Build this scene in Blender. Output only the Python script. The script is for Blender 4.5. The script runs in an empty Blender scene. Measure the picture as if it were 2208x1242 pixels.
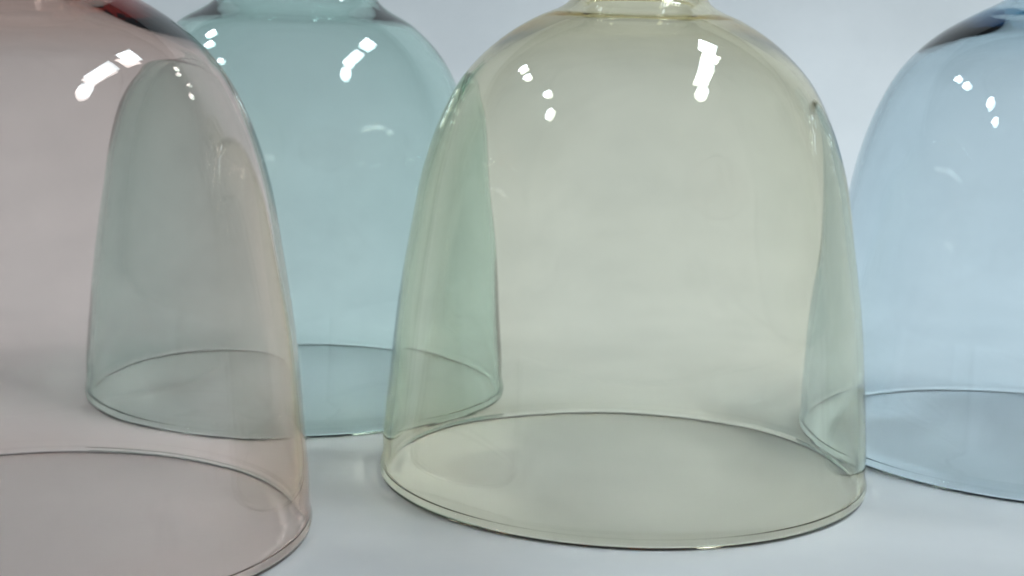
import bpy, math
from mathutils import Matrix, Vector, noise

R0 = 0.13                     # rim radius of the amber shade in metres; layout numbers below are in rim radii
scene = bpy.context.scene

# ------------------------------------------------------------------ camera
cam_data = bpy.data.cameras.new('camera')
cam = bpy.data.objects.new('camera', cam_data)
scene.collection.objects.link(cam)
cam_data.sensor_fit = 'HORIZONTAL'
cam_data.sensor_width = 36.0
cam_data.lens = 52.678
cam_data.clip_start = 0.01
cam_data.clip_end = 100.0
cam_data.dof.use_dof = True
cam_data.dof.focus_distance = 5.6 * R0
cam_data.dof.aperture_fstop = 16.0
cam.matrix_world = (Matrix.Translation((0, 0, 1.76014 * R0))
                    @ Matrix.Rotation(math.radians(90 - 9.41868), 4, 'X')
                    @ Matrix.Rotation(math.radians(1.63009), 4, 'Z'))
scene.camera = cam

# ------------------------------------------------------------------ world: dim even room light
world = bpy.data.worlds.new('World')
scene.world = world
world.use_nodes = True
bg = world.node_tree.nodes['Background']
bg.inputs['Color'].default_value = (0.80, 0.90, 1.0, 1)
bg.inputs['Strength'].default_value = 0.10

# ------------------------------------------------------------------ lamps
def area_lamp(name, loc, size, radiance, color, aim=None, spin=0.0, shape='ELLIPSE'):
    d = bpy.data.lights.new(name, 'AREA')
    d.shape = shape
    d.size, d.size_y = size[0] * R0, size[1] * R0
    d.color = color
    d.energy = radiance * math.pi * d.size * d.size_y * (math.pi / 4 if shape == 'ELLIPSE' else 1.0)      # radiance * pi * area
    o = bpy.data.objects.new(name, d)
    scene.collection.objects.link(o)
    o.location = Vector(loc) * R0
    if aim is not None:
        o.rotation_euler = (Vector(loc) - Vector(aim)).to_track_quat('Z', 'Y').to_euler()
    else:
        o.rotation_euler = (0, 0, spin)
    return o

COOL = (0.845, 0.955, 1.0)
LZ = 17.6
# fittings tilted towards the background, to light it more than the front floor
for x, y, sx, sy, L, aim, shape in [
        (7.9, 11.7, 2.0, 3.2, 6.9, (3.6, 9.8), 'RECTANGLE'), (8.4, 5.0, 2.0, 6.4, 6.9, (3.6, 9.8), 'RECTANGLE'),
        (9.7, -0.6, 2.2, 3.6, 6.3, (3.6, 9.8), 'ELLIPSE'),
        (-13.3, 14.2, 1.6, 1.6, 12.0, (-4.0, 12.0), 'ELLIPSE'), (-14.2, 10.6, 1.6, 1.6, 12.0, (-4.0, 12.0), 'ELLIPSE'),
        (-14.3, 2.4, 1.6, 1.6, 13.0, (-3.0, 12.5), 'ELLIPSE'), (-16.6, -2.0, 1.6, 1.6, 13.0, (-3.0, 12.5), 'ELLIPSE')]:
    lamp = area_lamp('ceiling_lamp', (x, y, LZ), (sx, sy), L, COOL, shape=shape)
    zax = (Vector((x, y, LZ)) - Vector((aim[0], aim[1], 0.5))).normalized()
    xax = Vector((0, 1, 0)).cross(zax).normalized()
    lamp.rotation_euler = Matrix((xax, zax.cross(xax), zax)).transposed().to_euler()
    lamp.data.spread = math.radians(80)

# ------------------------------------------------------------------ colour management and sampling
vs = scene.view_settings
vs.view_transform = 'Standard'
vs.look = 'None'
vs.exposure = 0.0
vs.gamma = 1.0
vs.use_curve_mapping = False
scene.render.engine = 'CYCLES'
cy = scene.cycles
cy.max_bounces = 32
cy.transmission_bounces = 32
cy.glossy_bounces = 16
cy.diffuse_bounces = 5
cy.caustics_refractive = True
cy.caustics_reflective = True
cy.blur_glossy = 0.0
cy.sample_clamp_indirect = 20.0
cy.use_denoising = True
scene.render.filter_size = 1.9
cy.pixel_filter_type = 'BLACKMAN_HARRIS'
cy.filter_width = 1.9

# ------------------------------------------------------------------ materials
def paper_material():
    m = bpy.data.materials.new('white_paper')
    m.use_nodes = True
    nt = m.node_tree
    b = nt.nodes['Principled BSDF']
    tc = nt.nodes.new('ShaderNodeTexCoord')
    n1 = nt.nodes.new('ShaderNodeTexNoise')
    n1.inputs['Scale'].default_value = 8.0
    n1.inputs['Detail'].default_value = 5.0
    n1.inputs['Roughness'].default_value = 0.55
    ramp = nt.nodes.new('ShaderNodeValToRGB')  # cloudy paper tone, with mottled soft shadows and light patches painted in
    ramp.color_ramp.elements[0].position = 0.3
    ramp.color_ramp.elements[1].position = 0.72
    ramp.color_ramp.elements[0].color = (0.73, 0.745, 0.76, 1)
    ramp.color_ramp.elements[1].color = (0.82, 0.83, 0.845, 1)
    nt.links.new(tc.outputs['Object'], n1.inputs['Vector'])
    nt.links.new(n1.outputs['Fac'], ramp.inputs['Fac'])
    nt.links.new(ramp.outputs['Color'], b.inputs['Base Color'])
    n2 = nt.nodes.new('ShaderNodeTexNoise')
    n2.inputs['Scale'].default_value = 260.0
    n2.inputs['Detail'].default_value = 4.0
    nt.links.new(tc.outputs['Object'], n2.inputs['Vector'])
    bump = nt.nodes.new('ShaderNodeBump')
    bump.inputs['Strength'].default_value = 0.12
    bump.inputs['Distance'].default_value = 0.0006
    nt.links.new(n2.outputs['Fac'], bump.inputs['Height'])
    nt.links.new(bump.outputs['Normal'], b.inputs['Normal'])
    b.inputs['Roughness'].default_value = 0.62
    b.inputs['Specular IOR Level'].default_value = 0.25
    return m

def glass_material(name, trans, depth=0.0084, density=160.0):
    """clear glass whose body colour comes from absorption; trans = what is left after `depth` metres"""
    m = bpy.data.materials.new(name)
    m.use_nodes = True
    nt = m.node_tree
    nt.nodes.clear()
    out = nt.nodes.new('ShaderNodeOutputMaterial')
    g = nt.nodes.new('ShaderNodeBsdfGlass')
    g.distribution = 'GGX'
    g.inputs['Color'].default_value = (1, 1, 1, 1)
    g.inputs['Roughness'].default_value = 0.0
    g.inputs['IOR'].default_value = 1.5
    # a thin uneven film of dust and wipe marks on the glass
    tc = nt.nodes.new('ShaderNodeTexCoord')
    mp = nt.nodes.new('ShaderNodeMapping')
    mp.inputs['Rotation'].default_value = (0.5, 0.7, 0.3)
    mp.inputs['Scale'].default_value = (14.0, 95.0, 30.0)
    nz = nt.nodes.new('ShaderNodeTexNoise')
    nz.inputs['Scale'].default_value = 1.0
    nz.inputs['Detail'].default_value = 3.0
    rp = nt.nodes.new('ShaderNodeValToRGB')
    rp.color_ramp.elements[0].position = 0.60
    rp.color_ramp.elements[0].color = (0, 0, 0, 1)
    rp.color_ramp.elements[1].position = 0.80
    rp.color_ramp.elements[1].color = (0.03, 0.03, 0.03, 1)
    dust = nt.nodes.new('ShaderNodeBsdfDiffuse')
    dust.inputs['Color'].default_value = (0.7, 0.7, 0.68, 1)
    mix = nt.nodes.new('ShaderNodeMixShader')
    nt.links.new(tc.outputs['Object'], mp.inputs['Vector'])
    nt.links.new(mp.outputs['Vector'], nz.inputs['Vector'])
    nt.links.new(nz.outputs['Fac'], rp.inputs['Fac'])
    nt.links.new(rp.outputs['Color'], mix.inputs['Fac'])
    nt.links.new(g.outputs['BSDF'], mix.inputs[1])
    nt.links.new(dust.outputs['BSDF'], mix.inputs[2])
    nt.links.new(mix.outputs['Shader'], out.inputs['Surface'])
    v = nt.nodes.new('ShaderNodeVolumeAbsorption')
    v.inputs['Density'].default_value = density
    v.inputs['Color'].default_value = tuple(1 + math.log(t) / (density * depth) for t in trans) + (1,)
    nt.links.new(v.outputs['Volume'], out.inputs['Volume'])
    return m

# ------------------------------------------------------------------ the surface: a white sheet swept up into the background
def build_backdrop():
    prof = []
    y0, yc, rad, top = -16.0, 9.4, 3.2, 10.0
    n = 60
    for i in range(n):
        prof.append((y0 + (yc - y0) * i / n, 0.0))
    for i in range(33):
        a = math.radians(72) * i / 32
        prof.append((yc + rad * math.sin(a), rad * (1 - math.cos(a))))
    ye, ze = prof[-1]
    dy, dz = math.cos(math.radians(72)), math.sin(math.radians(72))
    L = (top - ze) / dz
    for i in range(1, 13):
        prof.append((ye + dy * L * i / 12, ze + dz * L * i / 12))
    xs = [-20 + 42 * i / 80 for i in range(81)]
    verts, faces = [], []
    for (y, z) in prof:
        for x in xs:
            w = 0.010 * noise.noise(Vector((x * 0.35, y * 0.35 + z * 0.3, 3.1)))
            w *= max(0.0, min(1.0, (y - 8.2) / 2.0))
            verts.append((x * R0, (y - w) * R0, z * R0))
    nx = len(xs)
    for j in range(len(prof) - 1):
        for i in range(nx - 1):
            a = j * nx + i
            faces.append((a, a + 1, a + nx + 1, a + nx))
    me = bpy.data.meshes.new('backdrop')
    me.from_pydata(verts, [], faces)
    me.polygons.foreach_set('use_smooth', [True] * len(faces))
    me.materials.append(paper_material())
    o = bpy.data.objects.new('backdrop', me)
    scene.collection.objects.link(o)
    o['kind'] = 'structure'
    o['label'] = 'seamless white paper sheet curving up behind the glass shades'
    return o
build_backdrop()

# ------------------------------------------------------------------ the blown glass shades
DOME = [(0, .9975), (.014, 1.0), (.028, .9988), (.042, .9945), (.15, .98853), (.4, .96769), (.7, .93824), (1.0, .89021), (1.25, .84179),
        (1.45, .77435), (1.62, .68094), (1.75, .55207), (1.85, .39383)]

def spline(pts, step):
    """cubic through the points, parametrised by chord length, returned as evenly spaced points"""
    P = [Vector(p) for p in pts]
    out = []
    T = [0.0]
    for a, b in zip(P, P[1:]):
        T.append(T[-1] + (b - a).length)
    n = len(P)
    M = []
    for i in range(n):
        if i == 0: M.append((P[1] - P[0]) / (T[1] - T[0]))
        elif i == n - 1: M.append((P[-1] - P[-2]) / (T[-1] - T[-2]))
        else:
            h0, h1 = T[i] - T[i-1], T[i+1] - T[i]
            M.append(((P[i] - P[i-1]) / h0 * h1 + (P[i+1] - P[i]) / h1 * h0) / (h0 + h1))
    for i in range(n - 1):
        h = T[i+1] - T[i]
        k = max(2, int(round(h / step)))
        for q in range(k):
            t = q / k
            out.append((2*t**3 - 3*t**2 + 1) * P[i] + (t**3 - 2*t**2 + t) * h * M[i]
                       + (-2*t**3 + 3*t**2) * P[i+1] + (t**3 - t**2) * h * M[i+1])
    out.append(P[-1].copy())
    return out

def lerp_table(tab, x):
    if x <= tab[0][0]: return tab[0][1]
    for (a, u), (b, v) in zip(tab, tab[1:]):
        if x <= b:
            t = (x - a) / (b - a)
            t = t * t * (3 - 2 * t)
            return u + (v - u) * t
    return tab[-1][1]

def build_shade(label, mat, pos, s, neck, thick, seed, dz=0.0):
    zj, rn = neck                     # height of the neck's root, neck radius
    pts = [(r, z) for z, r in DOME if z < zj - 0.03]
    pts += [(rn + .055, zj), (rn + .018, zj + .026), (rn, zj + .065), (rn - .004, zj + .12), (rn, zj + .20), (rn + .02, zj + .245)]
    outer = spline(pts, 0.022)
    N = len(outer)
    # wall thickness along the profile, in rim radii
    inner = []
    for i, p in enumerate(outer):
        a, b = outer[max(i-1, 0)], outer[min(i+1, N-1)]
        t = (b - a).normalized()
        nrm = Vector((-t.y, t.x))     # towards the axis
        if nrm.x > 0: nrm = -nrm
        inner.append(p + nrm * lerp_table(thick, p.y))
    # rounded ends
    def cap(a, b, sign, k=12):
        # flattened, fire-polished edge (superellipse)
        m = (a + b) / 2
        h = (a - b) / 2
        down = Vector((0, sign * h.length * 0.7))
        out = []
        for q in range(1, k):
            c, d = math.cos(math.pi * q / k), math.sin(math.pi * q / k)
            out.append(m + h * math.copysign(abs(c) ** 0.8, c) + down * abs(d) ** 0.8)
        return out
    base_cap = cap(inner[0], outer[0], -1)
    top_cap = cap(outer[-1], inner[-1], 1)
    loop = outer + top_cap + list(reversed(inner)) + base_cap
    is_in = [0.0] * N + [0.5] * len(top_cap) + [1.0] * N + [0.5] * len(base_cap)
    zmin = min(p.y for p in loop)
    SEG = 176
    verts, faces = [], []
    for k in range(SEG):
        a = 2 * math.pi * k / SEG
        ca, sa = math.cos(a), math.sin(a)
        for p, f in zip(loop, is_in):
            r, z = p.x, p.y - zmin
            # hand-blown unevenness: slow waves, different on the two faces
            w = 0.0035 * noise.noise(Vector((ca * 1.1, sa * 1.1, z * 1.2 + seed)))
            w += 0.0022 * f * noise.noise(Vector((ca * 2.0 + 7, sa * 2.0, z * 1.8 + seed)))
            w += 0.0011 * noise.noise(Vector((ca * 3.6 + 3, sa * 3.6, z * 3.4 + seed * 2)))
            fall = min(1.0, z / 0.15)
            r2 = r * (1 + w * (0.35 + 0.65 * fall))
            verts.append((r2 * ca * s * R0, r2 * sa * s * R0, z * s * R0 + 0.00015))
    n = len(loop)
    for k in range(SEG):
        k2 = (k + 1) % SEG
        for i in range(n):
            j = (i + 1) % n
            faces.append((k * n + i, k2 * n + i, k2 * n + j, k * n + j))
    me = bpy.data.meshes.new('glass_bell_shade')
    me.from_pydata(verts, [], faces)
    me.polygons.foreach_set('use_smooth', [True] * len(faces))
    me.materials.append(mat)
    me.update()
    o = bpy.data.objects.new('glass_bell_shade', me)
    scene.collection.objects.link(o)
    o.location = (pos[0] * R0, pos[1] * R0, 0)
    o['label'] = label
    o['category'] = 'glass shade'
    o['group'] = 'coloured glass bell shades on the white sheet'
    return o

THICK = [(0, .033), (.018, .038), (.04, .033), (.5, .032), (1.66, .034), (1.92, .054), (2.1, .05)]
MEDIUM = THICK[:4] + [(1.74, .035), (1.95, .047), (2.1, .045)]
THIN = THICK[:5] + [(1.92, .043), (2.1, .045)]

build_shade('pale amber olive glass bell shade standing between the teal and blue ones', glass_material('amber_glass', (.93, .89, .735)),
            (.47457, 6.04303), 1.0, (1.885, .258), THIN, 1.0)
build_shade('smoky pink glass bell shade standing in front of the teal one', glass_material('pink_glass', (.925, .762, .70)),
            (-1.70057, 5.12822), 1.00352, (1.885, .262), THICK, 9.0)
build_shade('teal green glass bell shade standing behind the smoky pink one', glass_material('teal_glass', (.735, .88, .845)),
            (-1.08, 7.41), 1.02606, (1.905, .29), MEDIUM, 17.0)
build_shade('pale blue glass bell shade standing beside the amber olive one', glass_material('blue_glass', (.755, .855, .90)),
            (2.43, 6.70), 1.03846, (1.905, .235), THICK, 25.0)
